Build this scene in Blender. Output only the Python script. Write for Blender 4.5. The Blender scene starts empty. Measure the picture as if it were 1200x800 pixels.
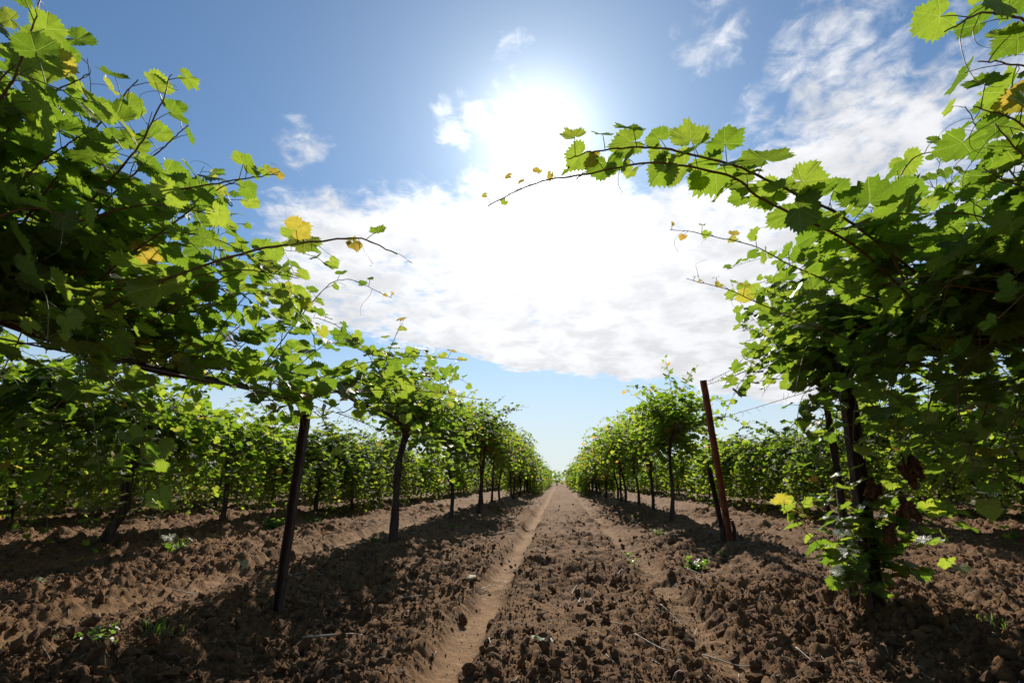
import bpy, math
import numpy as np
from mathutils import Vector, Euler

R = math.radians
scene = bpy.context.scene

# ------------------------------------------------------------------ camera
cam_data = bpy.data.cameras.new("camera")
cam = bpy.data.objects.new("camera", cam_data)
scene.collection.objects.link(cam)
scene.camera = cam
cam_data.sensor_width = 36.0
cam_data.lens = 18.0
cam_data.clip_start = 0.02
cam_data.clip_end = 3000.0
cam.location = (0.0, 0.0, 0.75)
cam.rotation_euler = (R(90 + 15.11), 0.0, R(5.06))

# ------------------------------------------------------------------ world, sun, exposure
SUN_EL, SUN_AZ = R(36.5), R(-1.75)          # azimuth from +Y towards +X
SUN_DIR = Vector((math.sin(SUN_AZ) * math.cos(SUN_EL), math.cos(SUN_AZ) * math.cos(SUN_EL), math.sin(SUN_EL)))
sun_data = bpy.data.lights.new("sun", 'SUN')
sun_data.energy = 5.0
sun_data.angle = R(0.55)
sun_data.color = (1.0, 0.93, 0.82)
sun = bpy.data.objects.new("sun", sun_data)
scene.collection.objects.link(sun)
sun.rotation_euler = SUN_DIR.to_track_quat('Z', 'Y').to_euler()
sun.location = (0, 20, 30)

scene.view_settings.view_transform = 'Standard'
scene.view_settings.look = 'None'
scene.view_settings.exposure = 0.45
scene.view_settings.gamma = 1.0
scene.view_settings.use_curve_mapping = False
scene.render.engine = 'CYCLES'
cy = scene.cycles
cy.max_bounces = 7
cy.diffuse_bounces = 3
cy.glossy_bounces = 2
cy.transmission_bounces = 4
cy.transparent_max_bounces = 4
cy.caustics_reflective = False
cy.caustics_refractive = False
cy.sample_clamp_indirect = 6.0
cy.use_denoising = True


class NT:
    """small helper for writing node trees"""
    def __init__(self, tree):
        self.t = tree
        tree.nodes.clear()

    def n(self, kind, **kw):
        nd = self.t.nodes.new(kind)
        for k, v in kw.items():
            setattr(nd, k, v)
        return nd

    def link(self, a, b):
        self.t.links.new(a, b)

    def put(self, sock, v):
        if isinstance(v, bpy.types.NodeSocket):
            self.link(v, sock)
        else:
            sock.default_value = v

    def math(self, op, a, b=0.0, c=None, clamp=False):
        nd = self.n('ShaderNodeMath', operation=op, use_clamp=clamp)
        self.put(nd.inputs[0], a)
        self.put(nd.inputs[1], b)
        if c is not None:
            self.put(nd.inputs[2], c)
        return nd.outputs[0]

    def vec(self, op, a, b=None):
        nd = self.n('ShaderNodeVectorMath', operation=op)
        self.put(nd.inputs[0], a)
        if b is not None:
            self.put(nd.inputs[1], b)
        return nd

    def smooth(self, v, a, b, lo=0.0, hi=1.0):
        nd = self.n('ShaderNodeMapRange', interpolation_type='SMOOTHSTEP')
        self.put(nd.inputs[0], v)
        nd.inputs[1].default_value, nd.inputs[2].default_value = a, b
        nd.inputs[3].default_value, nd.inputs[4].default_value = lo, hi
        return nd.outputs[0]

    def mix(self, f, a, b, mode='MIX'):
        nd = self.n('ShaderNodeMix', data_type='RGBA', blend_type=mode)
        self.put(nd.inputs[0], f)
        for s, v in ((nd.inputs[6], a), (nd.inputs[7], b)):
            if not isinstance(v, bpy.types.NodeSocket) and len(v) == 3:
                v = (*v, 1.0)
            self.put(s, v)
        return nd.outputs[2]

    def noise(self, v, scale, detail=4.0, rough=0.5, dist=0.0):
        nd = self.n('ShaderNodeTexNoise')
        if v is not None:
            self.link(v, nd.inputs['Vector'])
        nd.inputs['Scale'].default_value = scale
        nd.inputs['Detail'].default_value = detail
        nd.inputs['Roughness'].default_value = rough
        nd.inputs['Distortion'].default_value = dist
        return nd.outputs['Fac']

    def ramp(self, f, stops):
        nd = self.n('ShaderNodeValToRGB')
        self.put(nd.inputs[0], f)
        el = nd.color_ramp.elements
        while len(el) < len(stops):
            el.new(0.5)
        for e, (p, c) in zip(el, stops):
            e.position = p
            e.color = (*c, 1.0)
        return nd.outputs[0]


world = bpy.data.worlds.new("World")
scene.world = world
world.use_nodes = True


def build_sky():
    w = NT(world.node_tree)
    d = w.vec('NORMALIZE', w.n('ShaderNodeTexCoord').outputs['Generated']).outputs[0]
    sep = w.n('ShaderNodeSeparateXYZ')
    w.link(d, sep.inputs[0])
    dz = w.math('MAXIMUM', sep.outputs[2], 0.0)
    sky = w.n('ShaderNodeTexSky', sky_type='NISHITA')
    sky.sun_disc = False
    sky.sun_elevation = SUN_EL
    sky.sun_rotation = SUN_AZ
    sky.altitude = 100.0
    sky.air_density = 1.0
    sky.dust_density = 0.35
    sky.ozone_density = 2.0
    # cloud sheet: the view direction meets a flat layer
    hh = w.math('ADD', dz, 0.16)
    comb = w.n('ShaderNodeCombineXYZ')
    w.link(w.math('DIVIDE', sep.outputs[0], hh), comb.inputs[0])
    w.link(w.math('DIVIDE', sep.outputs[1], hh), comb.inputs[1])
    p = comb.outputs[0]
    big = w.noise(p, 2.6, 9.0, 0.62, 0.25)
    fine = w.noise(p, 17.0, 5.0, 0.6, 0.4)
    nz = w.math('ADD', w.math('MULTIPLY', big, 0.55), w.math('MULTIPLY', fine, 0.45))

    def blob(c, r_in, r_out, amt):
        v = Vector(c).normalized()
        dt = w.vec('DOT_PRODUCT', d, tuple(v)).outputs['Value']
        return w.smooth(dt, math.cos(R(r_out)), math.cos(R(r_in)), 0.0, amt)
    deck = [((-.016, .929, .350), 8, 19, 1.0), ((-.24, .90, .36), 6, 14, .85), ((-.387, .845, .36), 4, 12, .8),
            ((-.446, .777, .42), 1, 7, .55), ((.20, .925, .31), 7, 17, 1.0), ((.36, .91, .20), 4, 12, .9), ((.36, .85, .38), 5, 13, .8),
            ((.50, .74, .45), 4, 13, .75), ((.60, .66, .45), 4, 12, .7), ((.0, .85, .52), 2, 8, .40)]
    cov = None
    for b in deck:
        v = blob(*b)
        cov = v if cov is None else w.math('MAXIMUM', cov, v)
    # lower edge of the deck
    a, b = Vector((-.409, .879, .236)), Vector((.339, .932, .118))
    nn = b.cross(a).normalized()
    if nn.z < 0:
        nn = -nn
    edge = w.math('ADD', w.vec('DOT_PRODUCT', d, tuple(nn)).outputs['Value'],
                  w.math('MULTIPLY', w.math('SUBTRACT', big, 0.5), 0.10))
    cov = w.math('MULTIPLY', cov, w.smooth(edge, 0.0, 0.035))
    wisps = [((.254, .692, .69), 1, 6, .50), ((.428, .670, .607), 2, 9, .52), ((.33, .76, .56), 1, 7, .42),
             ((-.428, .718, .549), 1, 4.5, .47), ((-.064, .726, .684), 1, 5, .42), ((-.16, .765, .62), 1, 5, .54), ((-.10, .77, .625), 1, 4, .50),
             ((-.32, .802, .504), 1, 3, .42), ((-.2, .97, .14), 1, 6, .36), ((.56, .60, .57), 1, 7, .4)]
    for b in wisps:
        cov = w.math('MAXIMUM', cov, blob(*b))
    dens = w.smooth(w.math('ADD', w.math('MULTIPLY', cov, 1.0), w.math('MULTIPLY', nz, 2.0)), 1.36, 1.86)
    # forward scattering of sunlight through the cloud and the air around the sun
    ang = w.math('ARCCOSINE', w.math('MINIMUM', w.vec('DOT_PRODUCT', d, tuple(SUN_DIR)).outputs['Value'], 1.0))
    fwd = w.math('POWER', 2.718, w.math('MULTIPLY', ang, -1.0 / R(7.0)))
    core = w.math('POWER', 2.718, w.math('MULTIPLY', w.math('MULTIPLY', ang, ang), -1.0 / R(5.2) ** 2))
    shade = w.smooth(w.noise(p, 5.5, 6.0, 0.6, 0.3), 0.34, 0.62, 0.83, 1.04)
    cl = w.math('MULTIPLY', shade, w.math('ADD', 9.0, w.math('MULTIPLY', fwd, 30.0)))
    ccol = w.n('ShaderNodeCombineXYZ')
    w.link(w.math('MULTIPLY', cl, 1.0), ccol.inputs[0])
    w.link(w.math('MULTIPLY', cl, 1.01), ccol.inputs[1])
    w.link(w.math('MULTIPLY', cl, 1.04), ccol.inputs[2])
    glow = w.math('ADD', w.math('MULTIPLY', core, 8.0), w.math('MULTIPLY', fwd, 3.0))
    glow = w.math('ADD', glow, w.math('MULTIPLY', w.math('POWER', 2.718, w.math('MULTIPLY', ang, -1.0 / R(17.0))), 1.6))
    gcol = w.n('ShaderNodeCombineXYZ')
    for i, k in enumerate((1.0, 0.98, 0.95)):
        w.link(w.math('MULTIPLY', glow, k), gcol.inputs[i])
    low = w.smooth(dz, 0.0, 0.34, 1.0, 0.0)
    base = w.mix(1.0, sky.outputs[0], (0.74, 1.0, 1.14), 'MULTIPLY')
    base = w.mix(w.math('MULTIPLY', low, 0.85), base, (7.6, 8.1, 8.4))
    base = w.mix(1.0, base, gcol.outputs[0], 'ADD')
    col = w.mix(dens, base, ccol.outputs[0])
    bg = w.n('ShaderNodeBackground')
    w.link(col, bg.inputs[0])
    bg.inputs[1].default_value = 0.070
    out = w.n('ShaderNodeOutputWorld')
    w.link(bg.outputs[0], out.inputs[0])


build_sky()


# ------------------------------------------------------------------ materials
def new_mat(name):
    m = bpy.data.materials.new(name)
    m.use_nodes = True
    return m, NT(m.node_tree)


def bsdf(t, color, rough=0.8, spec=0.3, normal=None, metal=0.0):
    b = t.n('ShaderNodeBsdfPrincipled')
    t.put(b.inputs['Base Color'], color if isinstance(color, bpy.types.NodeSocket) else (*color, 1.0))
    t.put(b.inputs['Roughness'], rough)
    b.inputs['Specular IOR Level'].default_value = spec
    b.inputs['Metallic'].default_value = metal
    if normal is not None:
        t.link(normal, b.inputs['Normal'])
    return b.outputs[0]


def bump(t, h, strength=0.5, dist=0.01):
    b = t.n('ShaderNodeBump')
    t.link(h, b.inputs['Height'])
    b.inputs['Strength'].default_value = strength
    b.inputs['Distance'].default_value = dist
    return b.outputs[0]


def finish(t, shader):
    o = t.n('ShaderNodeOutputMaterial')
    t.link(shader, o.inputs[0])


def leaf_material(name, veins, refl, trans, mixf=0.57, rough=0.42, spec=0.45):
    m, t = new_mat(name)
    at = t.n('ShaderNodeAttribute', attribute_name='tone')
    tone = at.outputs['Fac']
    rc = t.ramp(tone, refl)
    tc = t.ramp(tone, trans)
    nrm = None
    geo = t.n('ShaderNodeNewGeometry')
    if veins:
        uv = t.n('ShaderNodeUVMap')
        s = t.n('ShaderNodeSeparateXYZ')
        t.link(uv.outputs[0], s.inputs[0])
        fr = t.math('ABSOLUTE', t.math('SUBTRACT', s.outputs[0], t.math('ROUND', s.outputs[0])))
        dist = t.math('MULTIPLY', fr, s.outputs[1])
        main = t.smooth(dist, 0.008, 0.04, 1.0, 0.0)
        hb = t.math('FRACT', t.math('MULTIPLY', t.math('SUBTRACT', s.outputs[1], t.math('MULTIPLY', fr, 0.75)), 7.0))
        sec = t.smooth(t.math('ABSOLUTE', t.math('SUBTRACT', hb, 0.5)), 0.03, 0.13, 0.55, 0.0)
        vein = t.math('MAXIMUM', main, sec)
        blot = t.noise(geo.outputs['Position'], 70.0, 3.0, 0.6)
        tc = t.mix(t.smooth(blot, 0.35, 0.7, 0.0, 0.35), tc, (0.10, 0.22, 0.012))
        tc = t.mix(t.math('MULTIPLY', vein, 0.30), tc, (0.58, 0.66, 0.14))
        rc = t.mix(t.math('MULTIPLY', vein, 0.3), rc, (0.17, 0.24, 0.07))
        spot = t.smooth(t.noise(geo.outputs['Position'], 38.0, 4.0, 0.7), 0.66, 0.72, 0.0, 0.8)
        tc = t.mix(spot, tc, (.16, .09, .02))
        rc = t.mix(spot, rc, (.10, .06, .025))
        nrm = bump(t, t.math('SUBTRACT', t.math('MULTIPLY', blot, 1.2), vein), 0.6, 0.003)
    # the underside of a vine leaf is paler and dull
    rc2 = t.mix(geo.outputs['Backfacing'], rc, t.mix(0.35, rc, (0.16, 0.22, 0.11)))
    rg = t.math('ADD', rough, t.math('MULTIPLY', geo.outputs['Backfacing'], 0.3))
    p = bsdf(t, rc2, rg, spec, nrm)
    tr = t.n('ShaderNodeBsdfTranslucent')
    t.link(tc, tr.inputs[0])
    if nrm is not None:
        t.link(nrm, tr.inputs['Normal'])
    mx = t.n('ShaderNodeMixShader')
    mx.inputs[0].default_value = mixf
    t.link(p, mx.inputs[1])
    t.link(tr.outputs[0], mx.inputs[2])
    finish(t, mx.outputs[0])
    return m


REFL = [(0.0, (.026, .050, .013)), (.45, (.042, .078, .017)), (.80, (.080, .120, .026)), (.90, (.26, .20, .035)), (1.0, (.30, .16, .03))]
TRAN = [(0.0, (.11, .22, .010)), (.45, (.21, .34, .016)), (.80, (.42, .52, .04)), (.90, (.62, .52, .05)), (1.0, (.66, .38, .06))]
M_LEAF = leaf_material("vine_leaf_veined", True, REFL, TRAN)
M_LEAF_PLAIN = leaf_material("vine_leaf", False, REFL, TRAN, 0.60, 0.58, 0.25)
M_WEED = leaf_material("weed_leaf", False, [(0, (.04, .09, .018)), (1, (.08, .13, .03))], [(0, (.10, .22, .012)), (1, (.24, .38, .035))])
M_FALLEN = leaf_material("fallen_leaf_skin", False, [(0, (.06, .13, .06)), (1, (.30, .32, .17))], [(0, (.05, .10, .02)), (1, (.15, .15, .05))], 0.2, 0.6, .25)


def simple_noise_mat(name, c1, c2, scale, rough=0.8, spec=0.3, bstr=0.5, bdist=0.004, stretch=(1, 1, 1), metal=0.0):
    m, t = new_mat(name)
    tc = t.n('ShaderNodeTexCoord')
    mp = t.n('ShaderNodeMapping')
    mp.inputs['Scale'].default_value = stretch
    t.link(tc.outputs['Object'], mp.inputs[0])
    nz = t.noise(mp.outputs[0], scale, 6.0, 0.65, 0.3)
    col = t.mix(t.smooth(nz, 0.3, 0.7), c1, c2)
    finish(t, bsdf(t, col, rough, spec, bump(t, nz, bstr, bdist), metal))
    return m


M_BARK = simple_noise_mat("vine_bark", (.022, .015, .011), (.085, .060, .045), 26.0, 0.9, 0.2, 1.0, 0.012, (1, 1, .16))
M_CANE = simple_noise_mat("cane_skin", (.10, .075, .025), (.19, .095, .045), 30.0, 0.55, 0.4, 0.2, 0.001)
M_STEM = simple_noise_mat("green_stem", (.09, .13, .025), (.17, .12, .04), 20.0, 0.5, 0.4, 0.1, 0.001)
M_POST = simple_noise_mat("dark_post_steel", (.028, .017, .013), (.085, .048, .034), 24.0, 0.75, 0.3, 0.5, 0.003, (1, 1, .25))
M_RUST = simple_noise_mat("rusty_steel", (.10, .034, .015), (.34, .115, .042), 34.0, 0.8, 0.3, 0.6, 0.003, (1, 1, .3))
M_WIRE = simple_noise_mat("wire_steel", (.05, .045, .04), (.10, .08, .065), 40.0, 0.6, 0.4, 0.1, 0.001)
M_TWIG = simple_noise_mat("dry_twig_bark", (.26, .21, .17), (.46, .40, .34), 40.0, 0.7, 0.3, 0.4, 0.002)
M_DRY = simple_noise_mat("dry_leaf_skin", (.055, .025, .012), (.18, .075, .03), 30.0, 0.8, 0.2, 0.5, 0.004)


def grape_mat():
    m, t = new_mat("green_grape")
    b = t.n('ShaderNodeBsdfPrincipled')
    b.inputs['Base Color'].default_value = (.14, .24, .04, 1)
    b.inputs['Roughness'].default_value = 0.4
    b.inputs['Subsurface Weight'].default_value = 0.4
    b.inputs['Subsurface Radius'].default_value = (.006, .008, .002)
    finish(t, b.outputs[0])
    return m


M_GRAPE = grape_mat()


def soil_mat(name, clod):
    m, t = new_mat(name)
    geo = t.n('ShaderNodeNewGeometry')
    pos = geo.outputs['Position']
    n1 = t.noise(pos, 1.3, 4.0, 0.6)
    n2 = t.noise(pos, 22.0, 6.0, 0.7)
    n3 = t.noise(pos, 140.0, 4.0, 0.7)
    col = t.mix(t.smooth(n2, 0.3, 0.72), (.086, .041, .016), (.255, .134, .054))
    col = t.mix(t.smooth(n1, 0.35, 0.7, 0.0, 0.45), col, (.105, .057, .030))
    if not clod:
        at = t.n('ShaderNodeAttribute', attribute_name='packed')
        col = t.mix(t.math('MULTIPLY', at.outputs['Fac'], 0.85), col,
                    t.mix(t.smooth(n2, 0.3, 0.7), (.215, .122, .056), (.300, .180, .092)))
    else:
        rnd = geo.outputs['Random Per Island']
        col = t.mix(t.math('MULTIPLY', rnd, 0.55), col, (.062, .036, .024))
    speck = t.smooth(n3, 0.62, 0.74)
    col = t.mix(t.math('MULTIPLY', speck, 0.35), col, (.38, .27, .17))
    col = t.mix(t.smooth(t.noise(pos, 60.0, 5.0, 0.75), 0.50, 0.66, 0.0, 0.55), col, (.060, .033, .018))
    n4 = t.noise(pos, 75.0, 6.0, 0.8)
    hgt = t.math('ADD', t.math('MULTIPLY', n2 if not clod else n4, 0.6), t.math('MULTIPLY', n3 if clod else n4, 0.4))
    finish(t, bsdf(t, col, 0.92, 0.15, bump(t, hgt, 1.0, 0.020 if not clod else 0.014)))
    return m


M_SOIL = soil_mat("tilled_soil", False)
M_CLOD = soil_mat("clod_soil", True)


# ------------------------------------------------------------------ numpy helpers
def hash2(ix, iy, seed):
    h = (ix.astype(np.int64) * 374761393 + iy.astype(np.int64) * 668265263 + seed * 2147483647) & 0xFFFFFFFF
    h = ((h ^ (h >> 13)) * 1274126177) & 0xFFFFFFFF
    h = h ^ (h >> 16)
    return (h & 0xFFFFFF).astype(np.float64) / float(0x1000000)


def vnoise(x, y, seed):
    ix, iy = np.floor(x), np.floor(y)
    fx, fy = x - ix, y - iy
    fx, fy = fx * fx * (3 - 2 * fx), fy * fy * (3 - 2 * fy)
    a, b = hash2(ix, iy, seed), hash2(ix + 1, iy, seed)
    c, d = hash2(ix, iy + 1, seed), hash2(ix + 1, iy + 1, seed)
    return (a + (b - a) * fx) * (1 - fy) + (c + (d - c) * fx) * fy - 0.5


def lumps(x, y, cell, seed, keep=0.7):
    """a bed of rounded lumps, one jittered lump per cell; result 0..1"""
    px, py = x / cell, y / cell
    ix, iy = np.floor(px), np.floor(py)
    best = np.zeros_like(x)
    for dx in (-1, 0, 1):
        for dy in (-1, 0, 1):
            cx, cy_ = ix + dx, iy + dy
            jx = cx + 0.15 + 0.7 * hash2(cx, cy_, seed)
            jy = cy_ + 0.15 + 0.7 * hash2(cx, cy_, seed + 7)
            rr = 0.22 + 0.42 * hash2(cx, cy_, seed + 13)
            on = hash2(cx, cy_, seed + 29) < keep
            d2 = ((px - jx) ** 2 + (py - jy) ** 2) / (rr * rr)
            best = np.maximum(best, np.where(on, np.sqrt(np.maximum(0, 1 - d2)) * rr, 0))
    return best


ROWS = {'L1': -1.76, 'L2': -5.0, 'L3': -8.25, 'L4': -11.5, 'R1': 1.80, 'R2': 5.15, 'R3': 8.4, 'R4': 11.65}
ROW_X = sorted(list(ROWS.values()) + [-14.75, -18, -21.3, -24.6, 14.9, 18.2, 21.5, 24.8])
LANES = [(a + b) / 2 for a, b in zip(ROW_X[:-1], ROW_X[1:])]


def soil_profile(x, y):
    """height of the worked ground (without clods), how rough it is and how packed"""
    wob = 0.06 * vnoise(y * 0.5, x * 0 + 3.1, 5) + 0.05 * vnoise(y * 2.3, x * 1.1, 6) + 0.015 * vnoise(y * 7, x * 5, 16)
    xs = x + wob
    z = np.zeros_like(x)
    packed = np.zeros_like(x)
    for r in ROW_X:
        z += 0.10 * np.exp(-((xs - r) / 0.36) ** 2)
    for c in LANES:
        main = abs(c) < 0.5
        for s in ((-0.60, 0.60) if main else (-0.98, 0.80)):
            cc = (0.13 if main else c) + s
            if main:
                cc += 0.02 if s < 0 else 0.0
            amt = 1.0 if s < 0 or not main else 0.55
            g = np.exp(-((xs - cc) / (0.112 if main else 0.15)) ** 4)
            z -= 0.052 * amt * g
            z += 0.028 * (np.exp(-((xs - cc - 0.21) / 0.09) ** 2) + np.exp(-((xs - cc + 0.21) / 0.09) ** 2))
            packed = np.maximum(packed, amt * g * (0.92 + 0.4 * vnoise(x * 5, y * 2.5, 17)))
        z += 0.02 * np.exp(-((xs - (0.13 if main else c)) / 0.35) ** 2)
    packed = np.clip(packed + 0.35 * np.clip(vnoise(x * 1.6, y * 1.1, 19) * 2 - 0.35, 0, 1), 0, 1)
    rough = 1.0 - 0.88 * packed
    return z, rough, packed


def soil_height(x, y, detail=True):
    z, rough, packed = soil_profile(x, y)
    dist = np.hypot(x, y)
    z = z + 0.035 * vnoise(x * 1.7, y * 1.7, 1) + 0.02 * vnoise(x * 4, y * 4, 2)
    if detail:
        f0 = np.clip((110 - dist) / 40, 0, 1)
        f1 = np.clip((60 - dist) / 30, 0, 1)
        f2 = np.clip((18 - dist) / 6, 0, 1)
        patch = np.clip(0.85 + 1.2 * vnoise(x * 0.9, y * 0.9, 33), 0.4, 1.3)
        wx, wy = x + 0.03 * vnoise(x * 14, y * 14, 61), y + 0.03 * vnoise(x * 14 + 9, y * 14, 62)
        z = z + rough * patch * f0 * (0.085 * lumps(wx, wy, 0.21, 41, 0.42) * (1 + 0.7 * (dist > 0) * np.clip((dist - 6) / 8, 0, 1)) + 0.05 * np.abs(vnoise(x * 6, y * 6, 3)))
        z = z + rough * patch * f1 * (0.050 * (1 + 0.8 * np.clip((dist - 5) / 6, 0, 1)) * lumps(wx, wy + 5.1, 0.11, 43, 0.45) + 0.030 * np.abs(vnoise(x * 14, y * 14, 9)))
        wx, wy = x + 0.012 * vnoise(x * 40, y * 40, 63), y + 0.012 * vnoise(x * 40 + 9, y * 40, 64)
        z = z + rough * patch * f2 * (0.036 * lumps(wx + 3.3, wy, 0.062, 57, 0.5) + 0.036 * lumps(wx, wy + 1.7, 0.034, 71, 0.6)
                                      + 0.020 * np.abs(vnoise(x * 34, y * 34, 4)))
        z = z + 0.009 * f2 * vnoise(x * 60, y * 60, 8) * (0.3 + 0.7 * rough)
    return z, packed


def gz(x, y):
    return float(soil_height(np.array([float(x)]), np.array([float(y)]))[0][0])


def mesh_from(name, verts, faces, mats, smooth=True, uv=None, tone=None, mat_idx=None, packed=None):
    """verts (n,3); faces (m,k) array with constant k, or list of arrays"""
    me = bpy.data.meshes.new(name)
    if isinstance(faces, np.ndarray):
        faces = [faces]
    faces = [f for f in faces if len(f)]
    nl = sum(f.size for f in faces)
    npoly = sum(len(f) for f in faces)
    me.vertices.add(len(verts))
    me.vertices.foreach_set('co', np.ascontiguousarray(verts, dtype=np.float32).ravel())
    me.loops.add(nl)
    me.loops.foreach_set('vertex_index', np.concatenate([f.ravel() for f in faces]).astype(np.int32))
    me.polygons.add(npoly)
    starts, o = [], 0
    for f in faces:
        k = f.shape[1]
        starts.append(o + np.arange(len(f)) * k)
        o += f.size
    me.polygons.foreach_set('loop_start', np.concatenate(starts).astype(np.int32))
    me.polygons.foreach_set('use_smooth', np.full(npoly, smooth))
    if mat_idx is not None:
        me.polygons.foreach_set('material_index', mat_idx.astype(np.int32))
    for m in mats:
        me.materials.append(m)
    me.update(calc_edges=True)
    if uv is not None:
        l = me.uv_layers.new(name='UVMap')
        l.data.foreach_set('uv', np.ascontiguousarray(uv, dtype=np.float32).ravel())
    if tone is not None:
        a = me.attributes.new('tone', 'FLOAT', 'FACE')
        a.data.foreach_set('value', tone.astype(np.float32))
    if packed is not None:
        a = me.attributes.new('packed', 'FLOAT', 'POINT')
        a.data.foreach_set('value', packed.astype(np.float32))
    return me


def link(name, me, parent=None, loc=None):
    o = bpy.data.objects.new(name, me)
    scene.collection.objects.link(o)
    if parent is not None:
        o.parent = parent
    if loc is not None:
        o.location = loc
    return o


def tag(o, label=None, cat=None, group=None, kind=None):
    for k, v in (('label', label), ('category', cat), ('group', group), ('kind', kind)):
        if v is not None:
            o[k] = v
    return o


# ------------------------------------------------------------------ ground
def build_ground():
    ys = [-400, -150, -60, -25, -10, -5, -2.5, -1.0, 0.0, 0.5, 0.9]
    y = 1.2
    while y < 14:
        ys.append(y)
        y *= 1.0046
    while y < 70:
        ys.append(y)
        y *= 1.012
    while y < 1500:
        ys.append(y)
        y *= 1.12
    ys = np.array(ys)
    u = np.concatenate([-np.geomspace(40, 1.35, 24)[:-1], np.arange(-1.35, 1.3501, 0.0042), np.geomspace(1.35, 40, 24)[1:]])
    sc = np.abs(ys) + 0.25
    sc = np.where(ys < 1.2, np.maximum(sc, 1.45), sc)
    X = sc[:, None] * u[None, :]
    Y = np.repeat(ys[:, None], len(u), 1)
    Z, P = soil_height(X.ravel(), Y.ravel())
    V = np.stack([X.ravel(), Y.ravel(), Z], 1)
    nu, ny = len(u), len(ys)
    i = (np.arange(ny - 1)[:, None] * nu + np.arange(nu - 1)[None, :]).ravel()
    F = np.stack([i, i + 1, i + nu + 1, i + nu], 1)
    me = mesh_from('ground', V, F, [M_SOIL], True, packed=P)
    tag(link('ground', me), 'tilled brown vineyard soil with wheel tracks', None, None, 'structure')


build_ground()


# ------------------------------------------------------------------ soil clods
def ico(sub):
    import bmesh
    bm = bmesh.new()
    bmesh.ops.create_icosphere(bm, subdivisions=sub, radius=1.0)
    v = np.array([p.co[:] for p in bm.verts])
    f = np.array([[q.index for q in p.verts] for p in bm.faces])
    bm.free()
    return v, f


def build_clods():
    rng = np.random.default_rng(11)
    protos = {}
    for sub in (1, 2, 3):
        v0, f0 = ico(sub)
        lst = []
        for k in range(10):
            v = v0.copy()
            for _ in range(9):
                n = rng.normal(size=3)
                n /= np.linalg.norm(n)
                c = rng.uniform(0.35, 0.75)
                dd = v @ n
                v = v - np.outer(np.maximum(0, dd - c), n)
            v = v * (1 + 0.55 * vnoise(v0[:, 0] * 2.3 + k + v0[:, 2] * 1.7, v0[:, 1] * 2.3 - v0[:, 2] * 1.3, 90 + k))[:, None]
            if sub > 1:
                v = v * (1 + 0.42 * vnoise(v0[:, 0] * 5 + k + v0[:, 2] * 4, v0[:, 1] * 5 + v0[:, 2] * 3, 95 + k))[:, None]
            if sub > 2:
                v = v * (1 + 0.22 * vnoise(v0[:, 0] * 11 + k - v0[:, 2] * 8, v0[:, 1] * 11 + v0[:, 2] * 7, 99 + k))[:, None]
            lst.append(v * np.array([1, 0.85, 0.75]))
        protos[sub] = (lst, f0)
    N = 420000
    y = 1.6 * (34 / 1.6) ** rng.random(N)
    x = (rng.random(N) * 2 - 1) * (y * 1.25 + 0.3)
    z, rough, packed = soil_profile(x, y)
    patch = np.clip(0.65 + 1.3 * vnoise(x * 0.9, y * 0.9, 33), 0.25, 1.0)
    keep = rng.random(N) < np.maximum(rough ** 2, .05) * patch
    x, y = x[keep], y[keep]
    d = np.hypot(x, y)
    r = 0.0038 * (1 - rng.random(len(x))) ** (-0.45)
    r = np.clip(r, 0.003, 0.034)
    ok = r > 0.00125 * d
    x, y, d, r = x[ok], y[ok], d[ok], r[ok]
    # a few big ones
    bx = [-1.16, -1.75, -0.55, 0.55, 1.2, -2.3, -0.95, .78, 1.45, -1.3]
    by = [2.45, 2.9, 3.1, 2.55, 3.6, 3.4, 2.2, 2.9, 2.8, 3.7]
    x, y = np.append(x, bx), np.append(y, by)
    r = np.append(r, [.05, .04, .04, .04, .05, .04, .04, .035, .05, .045])
    d = np.hypot(x, y)
    z, _ = soil_height(x, y)
    px = r / d * 512
    vs, fs, o = [], [], 0
    for sub, sel in ((1, px < 4), (2, (px >= 4) & (px < 11)), (3, px >= 11)):
        lst, f0 = protos[sub]
        for k in np.nonzero(sel)[0]:
            e = Euler(rng.uniform(-3.14, 3.14, 3)).to_matrix()
            s = r[k] * rng.uniform(0.75, 1.3, 3)
            v = (lst[rng.integers(10)] * s) @ np.array(e).T
            v = v + (x[k], y[k], z[k] + r[k] * rng.uniform(0.05, 0.5))
            vs.append(v)
            fs.append(f0 + o)
            o += len(v)
    me = mesh_from('soil_clods', np.concatenate(vs), np.concatenate(fs), [M_CLOD], False)
    tag(link('soil_clods', me), 'loose dark clods of tilled soil scattered over the ground', 'soil', None, 'stuff')
    print('clods', len(vs))


build_clods()


# ------------------------------------------------------------------ leaves
PHI = np.array([0, 27, 54, 84, 113, 142, 168]) * math.pi / 180
RAD = np.array([1.0, .83, .92, .76, .78, .62, .32])
VPH = np.array([0, 54, 113, 175]) * math.pi / 180


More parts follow.
